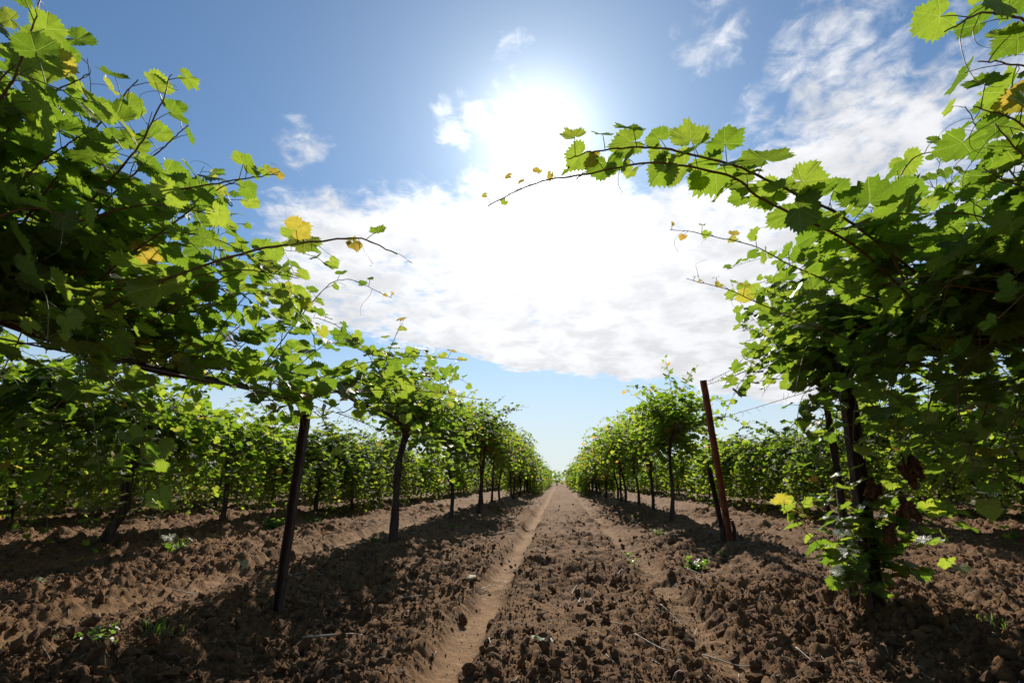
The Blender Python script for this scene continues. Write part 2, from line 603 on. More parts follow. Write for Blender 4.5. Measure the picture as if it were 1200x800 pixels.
def leaf_proto(n, ring, rng):
    ph = np.linspace(-R(167), R(167), n)
    rr = np.interp(np.abs(ph), PHI, RAD)
    if n > 12:
        amp = rng.uniform(0.02, 0.10, n)
        tooth = np.where(np.arange(n) % 2 == (n // 2) % 2, 1.02 + amp, 0.98 - amp)
        rr = rr * (tooth + rng.uniform(-0.02, 0.02, n))
        ph = ph + rng.uniform(-0.35, 0.35, n) * (ph[1] - ph[0])
        rr = rr * np.where(ph < 0, rng.uniform(0.84, 1.05), rng.uniform(0.84, 1.05))
    rr = rr * (1 + 0.05 * np.sin(ph * 2 + rng.uniform(0, 6)))
    cup = rng.uniform(-0.40, 0.45)
    fold = rng.uniform(0.0, 0.55)
    rip = rng.uniform(0.04, 0.15)
    rq = rng.uniform(0, 6)
    rp = rng.uniform(0, 6)
    curl = rng.uniform(-0.15, 0.60)

    def pt(rad, ang):
        x, y = rad * np.sin(ang), rad * np.cos(ang)
        z = cup * rad ** 2 * 0.5 + fold * np.abs(x) * 0.55 + rip * np.sin(ang * 5 + rp) * rad ** 2 + rip * 0.6 * np.sin(ang * 9 + rq) * rad ** 3 - curl * np.clip(y, 0, 2) ** 2 * 0.4
        return np.stack([x, y, z], 1)
    par = np.sign(ph) * np.interp(np.abs(ph), VPH, [0, 1, 2, 3]) + 5
    i = np.arange(n - 1)
    if ring:
        V = np.concatenate([[[0, 0, 0]], pt(rr * 0.5, ph), pt(rr, ph)])
        F = np.concatenate([np.stack([0 * i, i + 2, i + 1], 1),
                            np.stack([i + 1, i + 2, i + 2 + n], 1), np.stack([i + 1, i + 2 + n, i + 1 + n], 1)])
        P = np.concatenate([[0], par, par])
        Q = np.concatenate([[0], np.full(n, .5), np.ones(n)])
    else:
        V = np.concatenate([[[0, 0, 0]], pt(rr, ph)])
        F = np.stack([0 * i, i + 2, i + 1], 1)
        P = np.concatenate([[0], par])
        Q = np.concatenate([[0], np.ones(n)])
    UV = np.stack([P[F], Q[F]], 2)
    c = F[:, 0] == 0
    UV[c, 0, 0] = (UV[c, 1, 0] + UV[c, 2, 0]) / 2
    return V, F, UV


prng = np.random.default_rng(5)
PROTO = {0: [leaf_proto(53, True, prng) for _ in range(16)],
         1: [leaf_proto(23, False, prng) for _ in range(8)],
         2: [leaf_proto(11, False, prng) for _ in range(6)]}


class Foliage:
    """collects leaves, thin stems and builds them as one mesh"""
    def __init__(self, lod, rng):
        self.lod, self.rng = lod, rng
        self.L = []
        self.sv, self.sf, self.so = [], [], 0

    def leaf(self, pos, nrm, tip, size, tone):
        self.L.append((*pos, *nrm, *tip, size, tone))

    def tube(self, pts, r0, r1, k=4):
        v, f = tube_arrays(pts, np.linspace(r0, r1, len(pts)), k)
        self.sv.append(v)
        self.sf.append(f + self.so)
        self.so += len(v)

    def build(self, name, mats):
        A = np.array(self.L)
        pos, nz, ty, s, tone = A[:, :3], A[:, 3:6], A[:, 6:9], A[:, 9], A[:, 10]
        nz = nz / np.linalg.norm(nz, axis=1, keepdims=True)
        ty = ty - nz * np.sum(ty * nz, 1, keepdims=True)
        ty = ty / np.maximum(1e-6, np.linalg.norm(ty, axis=1, keepdims=True))
        tx = np.cross(ty, nz)
        which = self.rng.integers(0, len(PROTO[self.lod]), len(A))
        VV, FF, UU, TT, o = [], [], [], [], 0
        for k, (V, F, UV) in enumerate(PROTO[self.lod]):
            ii = np.nonzero(which == k)[0]
            if not len(ii):
                continue
            w = pos[ii, None, :] + s[ii, None, None] * (V[None, :, 0:1] * tx[ii, None, :] + V[None, :, 1:2] * ty[ii, None, :]
                                                      + V[None, :, 2:3] * nz[ii, None, :])
            VV.append(w.reshape(-1, 3))
            FF.append((F[None] + (o + np.arange(len(ii)) * len(V))[:, None, None]).reshape(-1, 3))
            UU.append(np.broadcast_to(UV[None], (len(ii), *UV.shape)).reshape(-1, 2))
            TT.append(np.repeat(tone[ii], len(F)))
            o += len(ii) * len(V)
        F3 = np.concatenate(FF)
        uv, tn = np.concatenate(UU), np.concatenate(TT)
        faces = [F3]
        mi = np.zeros(len(F3))
        if self.sv:
            sv, sf = np.concatenate(self.sv), np.concatenate(self.sf) + o
            VV.append(sv)
            faces.append(sf)
            uv = np.concatenate([uv, np.zeros((sf.size, 2))])
            tn = np.concatenate([tn, np.zeros(len(sf))])
            mi = np.concatenate([mi, np.ones(len(sf))])
        return mesh_from(name, np.concatenate(VV), faces, mats, True, uv, tn, mi)


def tube_arrays(pts, rad, k=6, squash=None, jit=None):
    P = np.asarray(pts, float)
    T = np.gradient(P, axis=0)
    T /= np.maximum(1e-9, np.linalg.norm(T, axis=1, keepdims=True))
    up = np.array([0.31, 0.17, 0.93]) if abs(T[0] @ np.array([0.31, 0.17, 0.93])) < 0.9 else np.array([0.9, 0.1, 0.1])
    A = np.cross(T, up)
    A /= np.linalg.norm(A, axis=1, keepdims=True)
    B = np.cross(T, A)
    an = np.arange(k) * 2 * math.pi / k
    rr = np.asarray(rad)[:, None] * np.ones((1, k))
    if jit is not None:
        rr = rr * jit
    V = P[:, None, :] + rr[:, :, None] * (np.cos(an)[None, :, None] * A[:, None, :] + np.sin(an)[None, :, None] * B[:, None, :])
    n = len(P)
    i, j = np.meshgrid(np.arange(n - 1), np.arange(k), indexing='ij')
    i, j = i.ravel(), j.ravel()
    F = np.stack([i * k + j, i * k + (j + 1) % k, (i + 1) * k + (j + 1) % k, (i + 1) * k + j], 1)
    V = V.reshape(-1, 3)
    # end caps as quads to the end points
    caps = []
    vs = [V, P[:1], P[-1:]]
    a, b = len(V), len(V) + 1
    jj = np.arange(0, k - 1, 2) if k % 2 == 0 else np.arange(0, k - 1)
    if k % 2 == 0:
        caps = [np.stack([np.full(len(jj), a), (jj + 2) % k, jj + 1, jj], 1),
                np.stack([np.full(len(jj), b), (n - 1) * k + jj, (n - 1) * k + jj + 1, (n - 1) * k + (jj + 2) % k], 1)]
    return np.concatenate(vs), np.concatenate([F] + caps)


def resample(pts, n):
    """smooth curve through points (Catmull-Rom)"""
    P = np.asarray(pts, float)
    Q = np.vstack([2 * P[0] - P[1], P, 2 * P[-1] - P[-2]])
    t = np.linspace(0, len(P) - 1 - 1e-6, n)
    i = np.floor(t).astype(int)
    f = (t - i)[:, None]
    p0, p1, p2, p3 = Q[i], Q[i + 1], Q[i + 2], Q[i + 3]
    return 0.5 * (2 * p1 + (p2 - p0) * f + (2 * p0 - 5 * p1 + 4 * p2 - p3) * f * f + (3 * p1 - p0 - 3 * p2 + p3) * f ** 3)


def unit(v):
    v = np.asarray(v, float)
    return v / max(1e-9, np.linalg.norm(v))


SUNV = np.array(SUN_DIR)


def dress(fol, P, rng, leaf0=0.085, leaf1=0.03, inter=0.085, petiole=0.07, yellow_tip=0.0, tone=(0.1, 0.7), start=0.08,
          thick=0.0035, yellow=0.02, stem=True, facing=0.35):
    """hang alternate leaves with petioles along a shoot polyline"""
    seg = np.linalg.norm(np.diff(P, axis=0), axis=1)
    cum = np.concatenate([[0], np.cumsum(seg)])
    L = cum[-1]
    if stem:
        fol.tube(P, thick, thick * 0.35, 5 if False else 4)
    s, side = start, 1
    while s < L:
        t = s / L
        i = min(len(P) - 2, np.searchsorted(cum, s) - 1 if s > 0 else 0)
        i = max(0, i)
        p = P[i] + (P[i + 1] - P[i]) * ((s - cum[i]) / max(1e-6, seg[i]))
        T = unit(P[i + 1] - P[i])
        lat = unit(np.cross(T, [0, 0, 1.0]) + 1e-4)
        sz = (leaf0 + (leaf1 - leaf0) * t ** 1.6) * rng.uniform(0.62, 1.22)
        pd = unit(lat * side * rng.uniform(0.5, 1.0) + np.array([0, 0, 1]) * rng.uniform(-0.1, 0.9) + T * rng.uniform(0.1, 0.7) + rng.normal(size=3) * 0.15)
        pl = petiole * (0.5 + 0.6 * sz / max(leaf0, 1e-3)) * rng.uniform(0.7, 1.2)
        q = p + pd * pl
        if fol.lod < 2 and stem:
            fol.tube(np.array([p, p + pd * pl * 0.55 + [0, 0, 0.004], q]), 0.0014, 0.0010, 3 if False else 4)
        tip = unit(pd * [1, 1, 0.2] * 0.9 + np.array([0, 0, -1]) * rng.uniform(0.15, 1.15) + T * 0.25 + rng.normal(size=3) * 0.35)
        nr = unit(np.array([0, 0, 0.85]) + SUNV * facing * 0.7 + pd * 0.30 + rng.normal(size=3) * 0.42)
        if rng.random() < yellow or (yellow_tip and t > 1 - yellow_tip and rng.random() < 0.55):
            tn = rng.uniform(0.88, 1.0)
        else:
            tn = min(0.84, rng.uniform(*tone) + 0.22 * t ** 2)
        fol.leaf(q, nr, tip, sz, tn)
        s += inter * (0.6 + 0.5 * sz / leaf0) * rng.uniform(0.8, 1.2)
        side = -side


def grow(p, d, L, droop, rng, n=12, wander=0.10):
    P = [np.array(p, float)]
    d = unit(d)
    st = L / n
    for k in range(n):
        d = unit(d + np.array([0, 0, -droop * (k + 1) / n * st * 2.2]) + rng.normal(size=3) * wander)
        P.append(P[-1] + d * st)
    return np.array(P)


def trunk_mesh(name, path, r0, r1, rng, k=10, n=22):
    P = resample(path, n)
    t = np.linspace(0, 1, n)
    rad = r0 + (r1 - r0) * t ** 0.7
    rad = rad * (1 + 0.55 * np.exp(-t / 0.07)) * (1 + 0.10 * np.sin(t * 17 + rng.uniform(0, 6)))
    an = np.arange(k)
    jit = 1 + 0.16 * np.sin(an[None, :] * 2.0 * math.pi / k * 3 + t[:, None] * 9 + rng.uniform(0, 6)) + rng.uniform(-0.10, 0.10, (n, k))
    v, f = tube_arrays(P, rad, k, jit=jit)
    return mesh_from(name, v, f, [M_BARK], True)


def vine_meshes(seed, lod, shoots=46, arm=(1.05, 1.05), lean=(0, 0), low=0.25, height=1.25, length=(0.45, 1.25),
                thick=0.034, tone=(0.1, 0.7), arm_pts=None, trunk_pts=None, spread=1.0, lo_y=None, keep=None, leafsize=None, up=1.0, hang=1.0):
    rng = np.random.default_rng(seed)
    k = {0: 12, 1: 8, 2: 6}[lod]
    top = np.array([lean[0], lean[1], height])
    if trunk_pts is None:
        trunk_pts = [(0, 0, -0.06), (lean[0] * .3 + rng.normal() * .02, lean[1] * .3, .4),
                     (lean[0] * .7 + rng.normal() * .025, lean[1] * .7 + rng.normal() * .02, .85), top]
    parts = {'trunk': [trunk_mesh('vine_trunk', trunk_pts, thick, thick * 0.72, rng, k, {0: 28, 1: 16, 2: 9}[lod])]}
    cords = []
    if arm_pts is None:
        for sgn, L in ((1, arm[0]), (-1, arm[1])):
            if L <= 0:
                continue
            cords.append(np.array([top - [0, 0, .05], top + [rng.normal() * .03, sgn * L * .25, .07], top + [rng.normal() * .05, sgn * L * .6, .08 + rng.normal() * .03],
                                   top + [rng.normal() * .05, sgn * L, .07 + rng.normal() * .04]]))
    else:
        cords = [np.array(a, float) for a in arm_pts]
    parts['cordon'] = [trunk_mesh('vine_cordon', c, thick * 0.62, thick * 0.30, rng, max(6, k - 2), {0: 24, 1: 12, 2: 6}[lod]) for c in cords]
    fol = Foliage(lod, rng)
    dens = [resample(c, 30) for c in cords]
    wts = np.array([np.linalg.norm(np.diff(c, axis=0), axis=1).sum() for c in dens])
    ls = leafsize or {0: .094, 1: .092, 2: .115}[lod]
    n = 0
    while n < shoots:
        c = dens[rng.choice(len(dens), p=wts / wts.sum())]
        p = c[rng.integers(2, 30)]
        side = 1 if rng.random() < 0.5 else -1
        u = rng.random()
        if u < low:                                   # hanging shoots
            d = np.array([side * rng.uniform(.5, 1), rng.uniform(-.6, .6), rng.uniform(-.3, .35)])
            P = grow(p, d, rng.uniform(.5, 1.0) * hang, 2.6, rng)
            yl = 0.007
        elif u < low + 0.5:                           # arching to the lane
            d = np.array([side * rng.uniform(.35, 1) * spread, rng.uniform(-.6, .6), rng.uniform(.4, 1.0) * up])
            P = grow(p, d, rng.uniform(*length), 1.5, rng)
            yl = 0.006
        else:                                         # upright
            d = np.array([side * rng.uniform(0, .45) * spread, rng.uniform(-.5, .5), rng.uniform(.8, 1.2) * up])
            P = grow(p, d, rng.uniform(*length) * 0.82, 0.8, rng)
            yl = 0.004
        n += 1
        if keep is not None and not keep(P):
            continue
        dress(fol, P, rng, leaf0=ls, leaf1=ls * 0.38, inter={0: .072, 1: .062, 2: .085}[lod], tone=tone, yellow=yl,
              yellow_tip=0.08 if lod and rng.random() < .25 else 0, stem=lod < 2)
    parts['crown'] = [fol.build('vine_crown', [M_LEAF if lod == 0 else M_LEAF_PLAIN, M_STEM])]
    return parts


def place_vine(parts, loc, label, group, rot=0.0, sc=(1, 1, 1)):
    root = bpy.data.objects.new('grapevine', None)
    scene.collection.objects.link(root)
    root.location = loc
    root.rotation_euler = (0, 0, rot)
    root.scale = sc
    root.empty_display_size = 0.2
    tag(root, label, 'grapevine', group)
    for nm, ms in parts.items():
        for me in ms:
            link(nm, me, root)
    return root


def tendril(rng, p, d, L=0.16):
    d = unit(d)
    P = [np.array(p)]
    for k in range(16):
        t = k / 15
        a = unit(np.cross(d, [0.3, 0.2, 1]))
        d = unit(d + a * (0.05 + 0.35 * t ** 2) + rng.normal(size=3) * 0.08 + np.array([0, 0, -0.06]))
        P.append(P[-1] + d * L / 16)
    return np.array(P)


def add_cane(root, pts, seed, leaf0=.085, leaf1=.035, yellow_tip=0.15, start=0.05, tone=(.2, .8), inter=.09, thick=.0045,
             tendrils=2, extra=(), petiole=.075, facing=.35):
    """a single long cane of a near vine: stem, its foliage and its tendrils; pts in world space"""
    rng = np.random.default_rng(seed)
    o = np.array(root.location)
    P = resample(np.array(pts) - o, 8 * len(pts))
    P = P + np.concatenate([[[0, 0, 0]], np.cumsum(rng.normal(size=(len(P) - 1, 3)) * 0.0016, axis=0)])
    v, f = tube_arrays(P, np.linspace(thick, thick * .3, len(P)) * (1 + 0.18 * (np.arange(len(P)) % 6 == 0)), 6)
    cane = link('cane', mesh_from('cane', v, f, [M_CANE], True), root)
    fol = Foliage(0, rng)
    dress(fol, P, rng, leaf0, leaf1, inter, petiole, yellow_tip, tone, start, stem=True, thick=0.001, yellow=0.005, facing=facing)
    for (pos, nrm, tip, size, tn) in extra:
        fol.leaf(np.array(pos) - o, nrm, tip, size, tn)
        i = np.argmin(np.linalg.norm(P - (np.array(pos) - o), axis=1))
        fol.tube(np.array([P[i], (P[i] + np.array(pos) - o) / 2 + [0, 0, .006], np.array(pos) - o]), .0016, .0012)
    link('foliage', fol.build('cane_foliage', [M_LEAF, M_STEM]), cane)
    for k in range(tendrils):
        i = rng.integers(len(P) // 2, len(P) - 1)
        T = tendril(rng, P[i], unit(P[min(i + 1, len(P) - 1)] - P[i - 1]) * .5 + rng.normal(size=3) * .5 + [0, 0, -.25], rng.uniform(.09, .2))
        v, f = tube_arrays(T, np.linspace(.0011, .0005, len(T)), 4)
        link('tendril', mesh_from('tendril', v, f, [M_STEM], True), cane)
    return cane


def grapes(root, p, seed, n=34, L=.13, r=.006, w=.034):
    rng = np.random.default_rng(seed)
    v0, f0 = ico(2)
    vs, fs, o = [], [], 0
    st, sf = tube_arrays(np.array([(0, 0, .05), (.004, 0, 0), (0, .003, -L * .5), (0, 0, -L)]), [.0018, .0016, .0012, .0008], 4)
    for k in range(n):
        t = rng.random()
        a = rng.uniform(0, 6.28)
        q = w * (1 - t * .75) * rng.uniform(.4, 1)
        rr = r * rng.uniform(.75, 1.15)
        vs.append(v0 * rr + (math.cos(a) * q, math.sin(a) * q, -L * t))
        fs.append(f0 + o)
        o += len(v0)
    V = np.concatenate(vs + [st])
    T = np.concatenate(fs)
    me = mesh_from('grape_cluster', V, [T, sf + o], [M_GRAPE, M_STEM], True, mat_idx=np.concatenate([np.zeros(len(T)), np.ones(len(sf))]))
    link('grape_cluster', me, root, tuple(np.array(p) - np.array(root.location)))


# ------------------------------------------------------------------ near vines, left row
XL, XR = ROWS['L1'], ROWS['R1']
GL1, GR1 = 'grapevines in the row left of the middle lane', 'grapevines in the row right of the middle lane'

oL = np.array([-1.95, 0.35, gz(-1.95, 0.35) - 0.02])
armL = np.array([(-1.95, .55, 1.16), (-1.96, 1.234, 1.31), (-1.89, 1.507, 1.285), (-1.93, 1.808, 1.278), (-1.95, 2.274, 1.273), (-1.90, 2.69, 1.287), (-1.82, 3.4, 1.31)]) - oL
vA = place_vine(vine_meshes(21, 0, 150, arm_pts=[armL], trunk_pts=[(0, 0, -.06), (.02, .02, .4), (-.02, .06, .8), (0, .2, 1.16 - oL[2])],
                            thick=.05, length=(.6, 1.25), low=.13, spread=.75, up=1.25, keep=lambda P: not np.any((P[:, 1] > 1.9) & (P[:, 2] > 1.52))), oL,
                'nearest grapevine on the left, its leafy canes reaching over the lane above the dark post', GL1)
add_cane(vA, [(-1.630, 1.540, 1.248), (-1.515, 1.507, 1.295), (-1.232, 1.440, 1.366), (-0.927, 1.398, 1.430), (-0.714, 1.411, 1.450), (-0.581, 1.423, 1.450), (-0.470, 1.442, 1.414)],
         101, .100, .020, .28, .10, (.35, .8), .13, .0058, 4,
         extra=[((-1.262, 1.43, 1.345), (.1, -.75, .35), (-.15, -.2, -1), .105, .62), ((-.775, 1.40, 1.47), (.15, -.6, .5), (.1, .1, -1), .075, .74),
                ((-.62, 1.41, 1.46), (.2, -.6, .4), (.3, .1, -1), .032, .95)])
add_cane(vA, [(-1.681, 1.463, 1.516), (-1.560, 1.391, 1.631), (-1.318, 1.281, 1.733), (-1.170, 1.209, 1.852), (-1.130, 1.189, 1.942)], 102, .097, .05, 0, .05, (.15, .6), .075)
add_cane(vA, [(-1.699, 1.50, 1.567), (-1.445, 1.442, 1.671), (-1.177, 1.406, 1.699), (-1.007, 1.414, 1.727), (-.908, 1.419, 1.74)], 103, .097, .04, .1, .05, (.2, .6), .08)
add_cane(vA, [(-1.641, 1.077, 1.611), (-1.445, 1.010, 1.732), (-1.345, .942, 1.821), (-1.310, .912, 1.946)], 104, .090, .05, 0, .02, (.1, .6), .06)
add_cane(vA, [(-1.805, 1.111, 1.817), (-1.58, 1.124, 1.841), (-1.431, 1.134, 1.853), (-1.33, 1.133, 1.889)], 105, .091, .05, 0, .02, (.2, .7), .075)
add_cane(vA, [(-1.75, 1.3, 1.42), (-1.5, 1.3, 1.50), (-1.25, 1.3, 1.56), (-1.05, 1.34, 1.53)], 106, .103, .05, 0, .02, (.15, .6), .075)
add_cane(vA, [(-1.75, 1.6, 1.38), (-1.45, 1.65, 1.46), (-1.2, 1.7, 1.52), (-.98, 1.75, 1.50)], 107, .103, .05, 0, .02, (.2, .7), .075)
add_cane(vA, [(-1.637, 2.618, 1.30), (-1.44, 2.489, 1.454), (-1.209, 2.356, 1.637), (-1.036, 2.302, 1.702), (-.798, 2.30, 1.595)], 108, .06, .016, .2, .1, (.1, .5), .085, .0035, 3)
add_cane(vA, [(-1.699, 2.749, 1.179), (-1.454, 2.666, 1.183), (-.998, 2.598, 1.197), (-.672, 2.578, 1.185), (-.379, 2.563, 1.143)], 109, .097, .02, .15, .1, (.3, .8), .085, .004, 3)
add_cane(vA, [(-1.65, 2.95, 1.27), (-1.505, 2.939, 1.309), (-1.155, 2.845, 1.387), (-.841, 2.813, 1.415), (-.514, 2.797, 1.389)], 110, .097, .03, .15, .1, (.3, .8), .075, .004, 2)
for i, pts in enumerate([
        [(-1.85, 1.1, 1.4), (-1.65, 1.05, 1.62), (-1.5, 1.02, 1.78), (-1.40, 1.0, 1.86)],
        [(-1.9, 1.3, 1.4), (-1.7, 1.28, 1.6), (-1.55, 1.25, 1.72), (-1.38, 1.22, 1.78)],
        [(-1.8, 1.6, 1.4), (-1.6, 1.6, 1.62), (-1.42, 1.6, 1.76), (-1.25, 1.6, 1.80)],
        [(-1.8, 2.0, 1.4), (-1.55, 2.0, 1.58), (-1.3, 2.0, 1.66), (-1.12, 2.0, 1.62)],
        [(-1.75, 1.2, 1.5), (-1.6, 1.15, 1.7), (-1.48, 1.1, 1.86), (-1.42, 1.08, 1.98)],
        [(-1.8, 1.4, 1.5), (-1.6, 1.35, 1.75), (-1.42, 1.3, 1.92), (-1.33, 1.27, 2.0)],
        [(-1.7, 1.5, 1.5), (-1.5, 1.45, 1.72), (-1.32, 1.4, 1.84), (-1.2, 1.37, 1.90)],
        [(-1.65, 1.6, 1.45), (-1.4, 1.55, 1.62), (-1.2, 1.5, 1.73), (-1.05, 1.48, 1.78)],
        [(-1.8, 1.2, 1.35), (-1.6, 1.15, 1.42), (-1.42, 1.12, 1.46), (-1.28, 1.1, 1.42)]]):
    add_cane(vA, pts, 180 + i, .086, .05, 0, .05, (.1, .65), .06)
for i, pts in enumerate([
        [(-1.609, 2.589, 1.223), (-1.376, 2.527, 1.142), (-1.201, 2.516, 1.051), (-1.162, 2.564, .92)],
        [(-1.119, 2.775, 1.273), (-1.222, 2.629, 1.201), (-1.340, 2.506, 1.137), (-1.419, 2.513, 1.06)],
        [(-1.579, 2.524, 1.280), (-1.392, 2.453, 1.219), (-1.218, 2.436, 1.148), (-1.072, 2.477, 1.08)]]):
    add_cane(vA, pts, 190 + i, .085, .05, 0, .05, (.3, .8), .065, .003, 1)
grapes(vA, (-1.543, 1.50, 1.17), 1, 40)
grapes(vA, (-1.66, 1.46, 1.30), 2, 30)

oB = np.array([-1.75, 5.62, gz(-1.75, 5.62) - 0.03])
vB = place_vine(vine_meshes(22, 0, 150, arm=(1.5, 2.0), thick=.045, lean=(.06, .05), height=1.2, low=.2, spread=.72, keep=lambda P: not np.any(((P[:, 1] < -.9) & (P[:, 2] > 1.66)) | ((P[:, 1] < -.2) & (P[:, 0] < -.25)))), oB,
                'left-row grapevine on the first full trunk beyond the dark leaning post', GL1)
add_cane(vB, [(-1.6, 3.6, 1.22), (-1.453, 3.486, 1.225), (-1.234, 3.359, 1.381), (-1.08, 3.2, 1.636), (-1.009, 3.17, 1.768)], 111, .075, .045, .1, .1, (.2, .7), .07, .004, 2)

# right row
oR = np.array([2.0, 0.55, gz(2.0, 0.55) - 0.02])
armR = np.array([(1.98, .7, 1.15), (1.95, 1.25, 1.25), (1.9, 1.7, 1.26), (1.86, 2.08, 1.30), (1.85, 2.5, 1.36), (1.82, 2.75, 1.37)]) - oR
vC = place_vine(vine_meshes(31, 0, 150, arm_pts=[armR], trunk_pts=[(0, 0, -.06), (.02, .02, .4), (-.02, .05, .8), (0, .15, 1.15 - oR[2])],
                            thick=.05, length=(.6, 1.2), low=.30, spread=.75, up=1.2, tone=(0, .6)), oR,
                'nearest grapevine on the right, its long canes arching over the lane before the sun', GR1)
add_cane(vC, [(1.532, 2.143, 1.399), (1.079, 1.80, 1.56), (.712, 1.592, 1.631), (.583, 1.518, 1.671), (.328, 1.44, 1.682), (.112, 1.401, 1.639), (-.07, 1.378, 1.59), (-.20, 1.382, 1.533)],
         121, .118, .012, .2, .08, (.3, .7), .062, .0055, 4)
add_cane(vC, [(1.527, 2.03, 1.432), (1.052, 1.729, 1.619), (.798, 1.589, 1.672), (.601, 1.481, 1.699), (.37, 1.385, 1.708), (.25, 1.345, 1.699), (.134, 1.32, 1.679), (.06, 1.317, 1.66)],
         122, .120, .06, .06, .08, (.25, .65), .058, .0055, 2)
add_cane(vC, [(1.46, 2.223, 1.465), (1.25, 2.138, 1.518), (.979, 2.041, 1.595), (.772, 1.998, 1.686), (.465, 1.912, 1.713)], 123, .097, .012, .3, .1, (.3, .8), .09, .004, 3)
add_cane(vC, [(1.626, 2.501, 1.26), (1.361, 2.398, 1.363), (1.029, 2.292, 1.453), (.802, 2.245, 1.553), (.593, 2.209, 1.616)], 124, .097, .012, .3, .1, (.3, .8), .085, .004, 3)
add_cane(vC, [(1.294, 1.898, 1.459), (1.217, 1.812, 1.56), (1.203, 1.725, 1.683), (1.251, 1.69, 1.827), (1.356, 1.692, 1.856)], 125, .091, .05, 0, .05, (.2, .6), .08)
add_cane(vC, [(1.345, 1.141, 1.584), (1.177, 1.048, 1.679), (1.0, .975, 1.70), (.892, .947, 1.692), (.797, .923, 1.632)], 126, .078, .055, 0, .05, (.0, .45), .06)
add_cane(vC, [(1.404, 1.344, 1.235), (1.228, 1.244, 1.357), (1.103, 1.151, 1.468), (1.035, 1.124, 1.546)], 127, .108, .07, 0, .05, (.1, .5), .08)
add_cane(vC, [(1.7, 1.5, 1.3), (1.45, 1.5, 1.42), (1.25, 1.5, 1.52), (1.05, 1.52, 1.55)], 128, .103, .05, 0, .05, (.1, .5), .075)
add_cane(vC, [(1.75, 1.8, 1.3), (1.5, 1.85, 1.40), (1.25, 1.9, 1.45), (1.05, 1.95, 1.42)], 129, .103, .05, 0, .05, (.1, .6), .075)
add_cane(vC, [(1.75, 1.6, 1.2), (1.6, 1.55, 1.1), (1.5, 1.5, .95), (1.48, 1.5, .80)], 130, .108, .07, 0, .05, (0, .4), .085)
add_cane(vC, [(1.85, 2.3, 1.3), (1.7, 2.3, 1.15), (1.66, 2.3, .95), (1.68, 2.3, .78)], 131, .103, .06, 0, .05, (0, .5), .085)
for i, pts in enumerate([
        [(1.472, 1.311, 1.382), (1.273, 1.210, 1.498), (1.085, 1.123, 1.565), (.987, 1.104, 1.603)],
        [(1.441, 1.208, 1.559), (1.226, 1.120, 1.623), (1.108, 1.091, 1.690), (1.0, 1.077, 1.700)],
        [(1.628, 1.458, 1.273), (1.393, 1.355, 1.384), (1.193, 1.266, 1.455), (1.086, 1.243, 1.507)],
        [(1.425, 1.152, 1.760), (1.231, 1.068, 1.816), (1.092, 1.043, 1.864), (.99, 1.033, 1.854)],
        [(1.700, 1.493, 1.551), (1.478, 1.397, 1.641), (1.287, 1.333, 1.622), (1.194, 1.328, 1.611)],
        [(2.149, 2.657, 1.241), (1.979, 2.595, 1.028), (1.855, 2.585, .833), (1.773, 2.629, .644)],
        [(2.169, 2.451, 1.239), (1.959, 2.402, .969), (1.881, 2.452, .757), (1.841, 2.487, .615)],
        [(2.007, 2.842, 1.280), (1.863, 2.787, 1.051), (1.866, 2.781, .881), (1.889, 2.765, .758)],
        [(2.049, 2.262, 1.128), (1.863, 2.208, .885), (1.777, 2.235, .756)],
        [(1.75, 1.2, 1.35), (1.55, 1.1, 1.55), (1.38, 1.02, 1.72), (1.22, .98, 1.84), (1.10, .96, 1.90)],
        [(1.72, 1.3, 1.35), (1.48, 1.2, 1.50), (1.28, 1.14, 1.60), (1.12, 1.10, 1.64)],
        [(1.70, 1.4, 1.3), (1.45, 1.32, 1.42), (1.25, 1.27, 1.48), (1.10, 1.25, 1.47)],
        [(1.70, 1.3, 1.25), (1.45, 1.22, 1.30), (1.25, 1.2, 1.33), (1.12, 1.2, 1.28)],
        [(1.8, 1.7, 1.35), (1.6, 1.65, 1.6), (1.45, 1.6, 1.8), (1.36, 1.55, 1.92)],
        [(1.8, 1.9, 1.35), (1.55, 1.9, 1.55), (1.35, 1.88, 1.70), (1.22, 1.85, 1.76)],
        [(1.8, 2.2, 1.4), (1.5, 2.2, 1.55), (1.25, 2.15, 1.65), (1.05, 2.1, 1.66)]]):
    add_cane(vC, pts, 160 + i, .086, .055, 0, .05, (.05, .6), .058)
grapes(vC, (1.032, 1.809, 1.70), 3, 24, .09, .004, .03)
grapes(vC, (.982, 1.837, 1.60), 4, 20, .08, .004, .03)

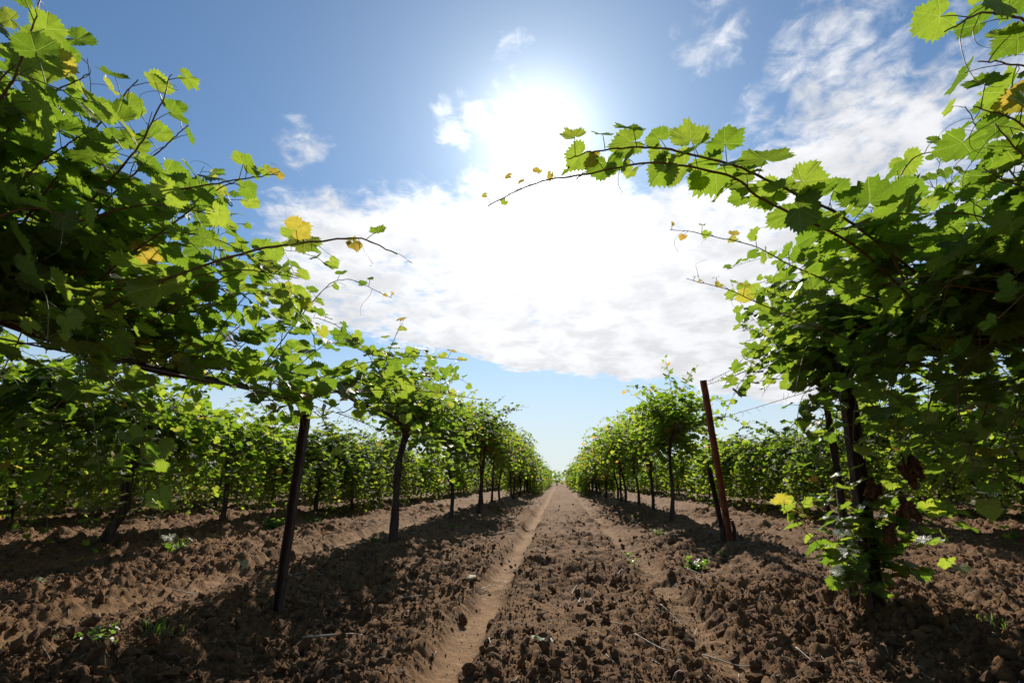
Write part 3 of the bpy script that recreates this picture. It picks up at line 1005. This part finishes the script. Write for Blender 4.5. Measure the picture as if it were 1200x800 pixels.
oD = np.array([1.60, 3.22, gz(1.60, 3.22) - 0.03])
armD = [np.array([(1.60, 3.2, 1.2), (1.70, 3.4, 1.37), (1.76, 3.6, 1.40), (1.78, 3.8, 1.40)]) - oD,
        np.array([(1.60, 3.2, 1.2), (1.72, 3.0, 1.33), (1.8, 2.8, 1.36)]) - oD]
vD = place_vine(vine_meshes(32, 0, 140, arm_pts=armD, trunk_pts=[(0, 0, -.06), (-.015, -.03, .35), (-.02, -.06, .8), (0, -.02, 1.2 - oD[2])],
                            thick=.024, low=.06, tone=(.05, .65), keep=lambda P: P[:, 1].max() < .62 and not np.any((P[:, 0] < -.5) & (P[:, 1] > -.3))), oD,
                'grapevine tied to the dark right-hand post, with leafy suckers sprouting at its foot', GR1)
for i, (pts, y) in enumerate([
        ([(1.60, 3.15, .12), (1.48, 3.05, .33), (1.32, 2.95, .44), (1.163, 2.88, .60)], .22),
        ([(1.62, 3.12, .15), (1.75, 3.08, .36), (1.88, 3.03, .42), (2.0, 3.0, .34)], 0),
        ([(1.60, 3.15, .2), (1.55, 3.05, .45), (1.45, 2.98, .60), (1.30, 2.95, .62)], 0),
        ([(1.60, 3.12, .12), (1.49, 3.02, .24), (1.42, 2.97, .17)], 0),
        ([(1.62, 3.12, .2), (1.66, 3.05, .46), (1.78, 2.98, .58), (1.95, 2.95, .62)], 0),
        ([(1.61, 3.12, .15), (1.60, 3.0, .38), (1.57, 2.92, .50)], 0),
        ([(1.60, 3.12, .25), (1.48, 3.0, .36), (1.38, 2.95, .38)], 0), ([(1.62, 3.1, .3), (1.55, 2.96, .62), (1.50, 2.9, .78)], 0),
        ([(1.62, 3.1, .4), (1.72, 2.95, .66), (1.80, 2.9, .72)], 0), ([(1.62, 3.1, .3), (1.75, 2.98, .45), (1.86, 2.95, .46)], 0),
        ([(1.62, 3.1, .3), (1.5, 2.95, .5), (1.40, 2.9, .54)], 0), ([(1.62, 3.1, .3), (1.8, 2.95, .55), (2.0, 2.9, .52)], 0),
        ([(1.62, 3.1, .2), (1.7, 2.95, .30), (1.8, 2.88, .28)], 0),
        ([(1.8, 3.0, 1.25), (1.95, 2.9, 1.05), (2.05, 2.85, .8), (2.1, 2.82, .6)], 0),
        ([(1.85, 2.8, 1.3), (2.1, 2.75, 1.1), (2.2, 2.7, .85), (2.25, 2.7, .7)], 0),
        ([(1.7, 3.0, 1.2), (1.78, 2.92, 1.05), (1.82, 2.86, .85), (1.80, 2.85, .7)], 0)]):
    add_cane(vD, pts, 140 + i, .086, .058, y, .06, (.1, .7), .040, .0032, 1)


def dry_clump(root, p, seed, h=.10, n=6):
    """withered leaves curled up on themselves, still hanging on their shoot"""
    rng = np.random.default_rng(seed)
    vs, fs, o = [], [], 0
    for k in range(n):
        V, F, _ = PROTO[0][rng.integers(16)]
        V = V.copy() * .062
        th = V[:, 0] / .012                                   # roll the blade into a loose scroll
        rr_ = .013 + .004 * np.abs(th)
        Q = np.stack([np.sin(th) * rr_, V[:, 1], np.cos(th) * rr_ + V[:, 2] * .5], 1)
        Q = Q + .004 * np.stack([vnoise(V[:, 0] * 160 + k, V[:, 1] * 160, seed + j) for j in range(3)], 1)
        m = np.array(Euler((rng.uniform(-2.2, -.9), rng.uniform(-.5, .5), rng.uniform(0, 6.3))).to_matrix())
        vs.append(Q @ m.T + rng.normal(size=3) * [.015, .015, h * .3])
        fs.append(F + o)
        o += len(V)
    link('dry_leaf_clump', mesh_from('dry_leaf_clump', np.concatenate(vs), np.concatenate(fs), [M_DRY], True), root,
         tuple(np.array(p) - np.array(root.location)))


dry_clump(vD, (1.80, 2.86, .83), 3, .12, 8)
dry_clump(vD, (1.63, 2.92, .73), 4, .08, 5)
dry_clump(vD, (1.76, 2.90, .62), 5, .09, 7)
dry_clump(vD, (1.66, 2.9, .48), 6, .07, 4)

# ------------------------------------------------------------------ the rest of the rows
MID = [vine_meshes(200 + i, 1, 140, tone=(.1, .72), arm=(1.3, 1.3), lean=l, low=.26, thick=.036, height=h) for i, (l, h) in
       enumerate([((.08, .05), 1.22), ((-.06, .1), 1.18), ((.1, -.1), 1.25), ((-.1, -.05), 1.2), ((.03, .15), 1.24)])]
FULL = [vine_meshes(230 + i, 1, 125, tone=(.12, .70), arm=(1.25, 1.25), lean=l, low=.52, thick=.042, height=1.15, length=(.6, 1.2), hang=1.42) for i, l in
        enumerate([((.12, .1), ), ((-.08, .12), ), ((.05, -.12), ), ((-.1, .0), )]) for l in l]
LOW = [vine_meshes(280 + i, 1, 175, tone=(.15, .70), arm=(1.25, 1.25), lean=l, low=.68, thick=.042, height=1.12, length=(.6, 1.15), hang=1.8) for i, l in
       enumerate([(.12, .1), (-.08, .12), (.05, -.12)])]
FARLOW = [vine_meshes(290 + i, 2, 120, tone=(.15, .70), arm=(1.15, 1.15), lean=l, low=.68, thick=.036, height=1.12, hang=1.75) for i, l in
          enumerate([(.08, .05), (-.08, .08), (.05, -.1), (-.1, 0)])]
FAR = [vine_meshes(260 + i, 2, 125, arm=(1.15, 1.15), lean=l, low=.48, thick=.036, height=1.18, hang=1.15) for i, l in
       enumerate([(.08, .05), (-.08, .08), (.05, -.1), (-.1, 0)])]

rr = np.random.default_rng(77)


def row_vines(x, ys, full, near_lim, labels, far_label, group):
    for i, y in enumerate(ys):
        px = x + rr.normal() * 0.09
        y = y + rr.normal() * 0.16
        if full:
            pool = (FULL if y < full else LOW) if y < near_lim else FARLOW
        else:
            pool = MID if y < near_lim else FAR if y < 24 else FARLOW
        parts = pool[rr.integers(len(pool))]
        place_vine(parts, (px, y, gz(px, y) - .02), labels[i] if i < len(labels) else far_label, group,
                   math.pi * int(rr.integers(2)) + rr.normal() * .06, (rr.uniform(.88, 1.12), 1, rr.uniform(.96, 1.14) if full else rr.uniform(1.0, 1.17)))


Yl = [8.9, 10.7, 12.7, 14.6, 16.6] + [18.6 + 2.0 * i + rr.normal() * .15 for i in range(24)]
row_vines(XL, Yl, False, 19,
          ['left-row grapevine on the leaning trunk beyond the first full trunk', 'left-row grapevine on the third full trunk beyond the dark post',
           'left-row grapevine on the fourth full trunk beyond the dark post', 'left-row grapevine on the fifth full trunk beyond the dark post'],
          'small distant grapevine in the row left of the lane, running on to the horizon', GL1)
Yr = [8.9, 10.9, 12.6, 14.4, 16.4] + [18.4 + 2.0 * i + rr.normal() * .15 for i in range(24)]
row_vines(XR, Yr, False, 19,
          ['right-row grapevine on two crossed trunks just beyond the rusty leaning post', 'right-row grapevine second beyond the rusty post',
           'right-row grapevine third beyond the rusty post', 'right-row grapevine fourth beyond the rusty post'],
          'small distant grapevine in the row right of the lane, running on to the horizon', GR1)
oG = np.array([-4.70, 5.35, gz(-4.70, 5.35) - .03])
place_vine(vine_meshes(41, 1, 125, tone=(.12, .70), arm=(1.25, 1.25), low=.48, thick=.060, height=1.15, length=(.6, 1.2), hang=1.25,
                       trunk_pts=[(-.06, 0, -.05), (-.03, -.02, .16), (.06, .02, .42), (.04, .0, .75), (.13, .03, 1.0), (.14, .05, 1.15)], lean=(.14, .05)),
           oG, 'second-row grapevine left with a gnarled trunk flaring at the foot', 'grapevines in the second row on the left')
row_vines(ROWS['L2'], [3.3, 7.9, 10.3, 12.8, 15.0] + [17.2 + 2.1 * i for i in range(18)], 9.5, 15.5,
          ['bushy grapevine at the left edge of the picture in the second row left',           'second-row grapevine left with a thin dark trunk seen beside the dark post', 'fourth bushy grapevine along the second row on the left'],
          'small distant grapevine in the second row left of the lane', 'grapevines in the second row on the left')
row_vines(ROWS['L3'], [5.0, 7.4, 9.6, 11.8, 14.4] + [17 + 2.3 * i for i in range(14)], 1, 13,
          ['bushy grapevine at the left edge in the third row on the left', 'third-row grapevine left whose trunk leans beside the gnarled one'],
          'bushy grapevine in the third row on the left, behind the second row', 'grapevines in the third row on the left')
row_vines(ROWS['L4'], [7.0 + 2.3 * i for i in range(16)], 1, 12,
          [], 'bushy grapevine in the fourth row on the left, mostly hidden by nearer rows', 'grapevines in the fourth row on the left')
row_vines(ROWS['R2'], [4.2, 6.4, 8.7, 11.0, 13.3, 15.5] + [17.7 + 2.1 * i for i in range(18)], 9.5, 15.5,
          ['bushy grapevine at the right edge in the second row on the right', 'second-row grapevine right seen below the nearest right vine',
           'second-row grapevine right with its trunk just behind the dark right-hand post'],
          'small distant grapevine in the second row right of the lane', 'grapevines in the second row on the right')
row_vines(ROWS['R3'], [6.4, 8.9, 11.2, 13.5, 15.8] + [18.1 + 2.3 * i for i in range(14)], 1, 13,
          ['bushy grapevine at the right edge in the third row on the right'],
          'bushy grapevine in the third row on the right, behind the second row', 'grapevines in the third row on the right')
row_vines(ROWS['R4'], [8.5 + 2.3 * i for i in range(16)], 1, 12,
          [], 'bushy grapevine in the fourth row on the right, mostly hidden by nearer rows', 'grapevines in the fourth row on the right')


def far_mass():
    """rows too far off to tell apart"""
    rng = np.random.default_rng(9)
    fol = Foliage(2, rng)
    n = 42000
    xs = np.array(ROW_X)
    for k in range(n):
        u = rng.random()
        if u < .25:
            x, y = rng.uniform(-70, 70), rng.uniform(67, 73)
        elif u < .5:
            x = rng.choice(xs)
            y = rng.uniform(62, 72)
        else:
            x = rng.choice(np.array([-14.75, -18, -21.3, 14.9, 18.2, 21.5]))
            y = rng.uniform(9, 66)
        p = (x + rng.normal() * .4, y, abs(rng.normal()) * .1 + .1 + 1.75 * rng.beta(1.5, 1.4))
        fol.leaf(p, unit(np.array([0, 0, .8]) + rng.normal(size=3) * .6), unit(rng.normal(size=3) + [0, 0, -.6]), rng.uniform(.14, .22),
                 rng.uniform(.1, .75) if rng.random() > .05 else .92)
    me = fol.build('distant_vineyard', [M_LEAF_PLAIN, M_STEM])
    tag(link('distant_vineyard', me), 'far green rows of the vineyard merging at the horizon', 'vineyard', None, 'stuff')


far_mass()


# ------------------------------------------------------------------ posts and wires
def channel_post(name, base, top, w, d, mat, label, group=None, flange=.006, notch=True):
    """a rolled steel channel: three webs, open to the back, with a few wire notches"""
    base, top = np.array(base, float), np.array(top, float)
    ax = unit(top - base)
    a = unit(np.cross(ax, [0, 1, 0]))       # across
    b = np.cross(a, ax) * -1                # depth
    L = np.linalg.norm(top - base)
    prof = np.array([(-w, -d), (w, -d), (w, d), (w - flange, d), (w - flange, -d + flange), (-w + flange, -d + flange), (-w + flange, d), (-w, d)])
    n = 40
    rng = np.random.default_rng(int(abs(base[0]) * 1000))
    V = []
    for i in range(n):
        t = i / (n - 1)
        off = rng.normal(size=2) * .0012
        for q in prof:
            V.append(a * (q[0] + off[0]) + b * (q[1] + off[1]) + ax * L * t)
    V = np.array(V)
    k = len(prof)
    F = []
    for i in range(n - 1):
        for j in range(k):
            F.append((i * k + j, i * k + (j + 1) % k, (i + 1) * k + (j + 1) % k, (i + 1) * k + j))
    for e, s in ((0, 1), ((n - 1) * k, -1)):
        for q in ((0, 1, 4, 5), (1, 2, 3, 4), (0, 5, 6, 7)):
            F.append(tuple(e + z for z in (q if s < 0 else q[::-1])))
    me = mesh_from(name, V, np.array(F), [mat], False)
    o = link(name, me, None, tuple(base))
    tag(o, label, 'post', group)
    return o


pl = channel_post('vineyard_post', (-1.49, 2.83, gz(-1.49, 2.83) - .15), (-1.385, 2.73, 1.13), .021, .018, M_POST,
                  'dark slim metal post leaning right under the left canopy', 'steel posts along the rows')
pr = channel_post('vineyard_post', (1.625, 3.08, gz(1.625, 3.08) - .15), (1.60, 2.95, 1.42), .034, .026, M_POST,
                  'dark stout metal post amid suckers under the right canopy', 'steel posts along the rows')
pz = channel_post('vineyard_post', (1.77, 5.86, gz(1.77, 5.86) - .15), (1.58, 5.62, 1.79), .030, .022, M_RUST,
                  'rusty orange metal post leaning left in the gap of the right row', 'steel posts along the rows')
ps = channel_post('vineyard_post', (1.76, 6.0, gz(1.76, 6.0) - .12), (1.625, 5.9, .88), .024, .018, M_POST,
                  'short dark stake leaning against the back of the rusty post', 'steel posts along the rows')


def stub(root):
    rng = np.random.default_rng(4)
    o = np.array(root.location)
    for q in ([(1.72, 5.86, .05), (1.68, 5.84, .18), (1.70, 5.83, .30)], [(1.80, 5.95, .05), (1.84, 5.95, .2), (1.83, 5.95, .33)]):
        v, f = tube_arrays(resample(np.array(q), 10), np.linspace(.03, .014, 10), 8, jit=1 + rng.uniform(-.2, .2, (10, 8)))
        tag(link('vine_stump', mesh_from('vine_stump', v, f, [M_BARK], True)),
            'low dead vine stub at the foot of the rusty post', 'stump', 'dead vine stubs at the rusty post')


stub(pz)


def wire(label, pts, seed, ragged=True):
    rng = np.random.default_rng(seed)
    P = resample(pts, 60)
    v, f = tube_arrays(P, np.full(len(P), .0030), 4)
    vs, fs, o = [v], [f], len(v)
    if ragged:
        for k in range(40):                       # dried tendrils still clinging to the wire
            i = rng.integers(3, 57)
            T = tendril(rng, P[i], rng.normal(size=3) * [.3, 1, .3], rng.uniform(.03, .09))
            a, b = tube_arrays(T, np.linspace(.0016, .0008, len(T)), 4)
            vs.append(a)
            fs.append(b + o)
            o += len(a)
    tag(link('trellis_wire', mesh_from('trellis_wire', np.concatenate(vs), np.concatenate(fs), [M_WIRE], True)), label, 'wire', 'trellis wires')


wire('upper trellis wire from the top of the rusty post into the right canopy', [(1.585, 5.63, 1.76), (1.63, 4.6, 1.73), (1.7, 3.4, 1.72), (1.8, 2.2, 1.72)], 1)
wire('second upper wire just under the first at the top of the rusty post', [(1.585, 5.62, 1.73), (1.64, 4.6, 1.67), (1.7, 3.4, 1.66), (1.8, 2.2, 1.68)], 2)
wire('lower trellis wire crossing the rusty post below its top toward the canopies', [(1.62, 7.9, 1.33), (1.63, 5.68, 1.35), (1.68, 4.4, 1.34), (1.75, 3.0, 1.33)], 3)
wire('trellis wire under the left canopy tied to the dark post', [(-1.8, 9, 1.25), (-1.75, 5.6, 1.22), (-1.40, 2.72, 1.16), (-1.8, .6, 1.15)], 5)

wire('far trellis wire through the canopies of the right row beyond the rusty post', [(1.8, 8, 1.3), (1.82, 20, 1.3), (1.8, 40, 1.3), (1.8, 60, 1.3)], 6, False)
wire('far trellis wire through the canopies of the left row beyond the first trunk', [(-1.78, 9, 1.25), (-1.76, 20, 1.28), (-1.76, 40, 1.3), (-1.76, 60, 1.3)], 7, False)
wire('trellis wire through the second row of vines on the left', [(-5, 1.5, 1.25), (-4.9, 8, 1.27), (-5, 20, 1.25), (-5, 50, 1.25)], 8, False)
wire('trellis wire through the second row of vines on the right', [(5.15, 1.5, 1.25), (5.1, 8, 1.27), (5.15, 20, 1.25), (5.15, 50, 1.25)], 9, False)


# ------------------------------------------------------------------ small things on the soil
def weed(x, y, size, n, label, seed, tall=1.0):
    rng = np.random.default_rng(seed)
    fol = Foliage(1, rng)
    for k in range(n):
        a = rng.uniform(0, 6.28)
        d = np.array([math.cos(a), math.sin(a), rng.uniform(.3, 1.3) * tall])
        P = grow((0, 0, 0), d, size * rng.uniform(.5, 1), 2.0, rng, 6, .12)
        dress(fol, P, rng, size * .22, size * .12, size * .2, size * .08, 0, (0.1, 1.0), size * .2, .0016, 0, True)
    me = fol.build('weed', [M_WEED, M_WEED])
    o = link('weed', me, None, (x, y, gz(x, y)))
    tag(o, label, 'weed', 'green weeds sprouting in the soil')


weed(1.13, 4.75, .17, 20, 'leafy green weed clump near the foot of the rusty post', 1)
weed(1.42, 10.4, .16, 12, 'small green weed far along the right wheel track', 2)
weed(1.31, 7.3, .15, 12, 'green weed on the bank midway along the right row', 3)
weed(.655, 5.1, .10, 8, 'tiny yellow-green weed on the middle strip, nearer of a pair', 4)
weed(.66, 5.6, .09, 8, 'tiny yellow-green weed on the middle strip, farther of a pair', 5)
weed(-2.02, 5.8, .14, 12, 'green weed tuft at the foot of the first full left trunk', 6)
weed(-3.9, 5.3, .2, 10, 'sprawling green weed near the gnarled trunk on the left', 7)
weed(1.45, 5.0, .09, 7, 'small weed right of the leafy clump by the rusty post', 8)
weed(-2.05, 2.10, .13, 12, 'green weed tuft at the bottom left corner, by the wheel rut', 9, .8)
weed(-1.85, 2.13, .11, 10, 'green weed tuft in the wheel rut, second from the bottom left corner', 10, .8)
weed(-4.5, 8.2, .3, 16, 'spreading weed under the thin trunk of the second left row', 11)
weed(-1.5, 7.5, .12, 8, 'small weed in the shadow between the first two left trunks', 12)
weed(-4.2, 8.9, .22, 12, 'weed at the edge of the second left row, farther off', 13)


def grass_tuft(x, y, seed, label, n=26, h=.10):
    rng = np.random.default_rng(seed)
    vs, fs = [], []
    for k in range(n):
        a = rng.uniform(0, 6.28)
        b = np.array([rng.normal() * .04, rng.normal() * .03, 0])
        d = np.array([math.cos(a), math.sin(a), 0])
        s = np.array([-d[1], d[0], 0]) * .0028
        L = h * rng.uniform(.5, 1.1)
        ln = rng.uniform(.2, .9)
        m = b + d * L * ln * .35 + np.array([0, 0, L * .6])
        t = b + d * L * ln + np.array([0, 0, L * (1.05 - ln * .5)])
        o = len(vs) * 5
        vs.append(np.array([b - s, b + s, m + s * .8, m - s * .8, t]))
        fs += [(o, o + 1, o + 2), (o, o + 2, o + 3), (o + 3, o + 2, o + 4)]
    tone = rng.uniform(0, 1, len(fs))
    me = mesh_from('grass_tuft', np.concatenate(vs), np.array(fs), [M_WEED], True, tone=tone)
    tag(link('grass_tuft', me, None, (x, y, gz(x, y) - .005)), label, 'grass tuft', 'grass tufts on the soil')


grass_tuft(-2.2, 2.15, 1, 'grass tuft at the left edge of the bottom left corner')
grass_tuft(-1.72, 2.3, 2, 'grass tuft on the rut bank near the bottom left')
grass_tuft(1.9, 2.75, 3, 'grass tuft in shade right of the stout dark post', 30, .09)
grass_tuft(-4.05, 5.5, 4, 'grass tuft lying beside the gnarled trunk', 20, .2)


def fallen_leaf(x, y, s, tn, label, seed):
    rng = np.random.default_rng(seed)
    fol = Foliage(0, rng)
    fol.leaf((0, 0, 0), unit(np.array([rng.normal() * .35, rng.normal() * .35 - .1, 1])), unit(rng.normal(size=3) * [1, 1, 0]), s, tn)
    me = fol.build('fallen_leaf', [M_FALLEN])
    tag(link('fallen_leaf', me, None, (x, y, gz(x, y) + .012)), label, 'fallen leaf', 'fallen vine leaves on the soil')


fallen_leaf(-.09, 2.6, .062, .1, 'blue-green fallen leaf on the middle strip close to the camera', 1)
fallen_leaf(-3.45, 3.4, .08, .5, 'grey-green fallen leaf at the far left of the soil', 2)
fallen_leaf(-2.75, 4.55, .07, .7, 'pale fallen leaf in the left lane before the gnarled trunk', 3)
fallen_leaf(-.66, 4.0, .05, .9, 'pale dry fallen leaf beside the left wheel track', 4)
fallen_leaf(2.3, 2.95, .07, .15, 'dusty green fallen leaf in the shade right of the stout post', 5)


def twig(pts, label, r=.004):
    rng = np.random.default_rng(int(abs(pts[0][0] * 977 + pts[0][1] * 331)))
    q = []
    for x, y in pts:
        q.append((x, y, gz(x, y) + .012 + rng.uniform(0, .012)))
    c = np.array(q[0])
    P = resample(np.array(q) - c, 6 * len(q))
    v, f = tube_arrays(P, np.linspace(r, r * .55, len(P)), 6, jit=1 + rng.uniform(-.15, .15, (len(P), 6)))
    tag(link('dry_twig', mesh_from('dry_twig', v, f, [M_TWIG], True), None, tuple(c)), label, 'twig', 'pale dry twigs on the soil')


twig([(-.57, 3.9), (-.52, 4.05), (-.47, 4.12)], 'pale forked twig by the left wheel track, lower piece')
twig([(-.44, 4.3), (-.40, 4.2), (-.36, 4.25), (-.33, 4.12)], 'pale crooked twig by the left wheel track, middle piece')
twig([(-.47, 4.75), (-.40, 4.95)], 'short pale twig by the left wheel track, upper piece', .0035)
twig([(.06, 3.55), (.10, 3.68)], 'short pale stick on the middle strip above the blue-green leaf')
twig([(.10, 3.4), (.115, 3.5)], 'stub of pale stick touching the middle strip sticks', .005)
twig([(.42, 4.2), (.47, 4.35), (.52, 4.4)], 'pale branched twig right of the middle strip', .0035)
twig([(.33, 2.65), (.40, 2.5), (.43, 2.42)], 'thin pale twig right of the blue-green leaf', .003)
twig([(.62, 2.62), (.74, 2.5), (.8, 2.47)], 'pale twig in the right wheel track near the bottom', .0035)
twig([(.55, 3.2), (.60, 3.05), (.62, 2.9)], 'bent grey twig on the edge of the right wheel track', .0025)
twig([(.70, 3.05), (.66, 2.92), (.645, 2.85)], 'short grey twig beside the bent grey one', .0025)
twig([(.8, 4.1), (.92, 3.95), (.97, 3.82)], 'grey twig lying across the right wheel track', .003)
twig([(1.0, 4.5), (1.06, 4.3)], 'grey twig higher up across the right wheel track', .003)
twig([(-2.85, 3.62), (-2.6, 3.78), (-2.5, 3.80), (-2.42, 3.66)], 'long bent white twig in the left lane')
twig([(-1.9, 3.55), (-1.82, 3.8)], 'pale twig on the shaded bank near the leaning dark post', .0035)
twig([(-1.2, 2.55), (-1.0, 2.62), (-.92, 2.58)], 'grey twig on the bank right of the leaning dark post', .004)
twig([(1.02, 2.62), (1.04, 2.46), (1.10, 2.32)], 'pale root-like twig at the bottom right of the soil', .0035)
twig([(-1.0, 3.4), (-.88, 3.5)], 'small grey stick on the bank left of the left wheel track', .004)
twig([(-.85, 3.05), (-.8, 2.95)], 'short pale stick on the bank left of the left wheel track', .003)
twig([(-.33, 2.55), (-.31, 2.46)], 'tiny white chip of twig beside the left wheel track near the bottom', .003)
twig([(.26, 2.95), (.30, 2.84)], 'tiny pale twig between the blue-green leaf and the right track', .0025)


def straw():
    rng = np.random.default_rng(31)
    vs, fs, o = [], [], 0
    for k in range(900):
        y = 1.9 * (9 / 1.9) ** rng.random()
        x = rng.uniform(-1, 1) * (y * .9 + .3)
        a = rng.uniform(0, 3.14)
        L = rng.uniform(.015, .07)
        n = 4
        t = np.linspace(-.5, .5, n)
        X, Y = x + np.cos(a) * L * t, y + np.sin(a) * L * t
        Z = soil_height(X, Y)[0] + .004
        v, f = tube_arrays(np.stack([X, Y, Z], 1), np.full(n, rng.uniform(.0009, .0022)), 4)
        vs.append(v)
        fs.append(f + o)
        o += len(v)
    tag(link('straw_litter', mesh_from('straw_litter', np.concatenate(vs), np.concatenate(fs), [M_TWIG], True)),
        'tiny dry stalks and chips littering the soil', 'litter', None, 'stuff')


straw()
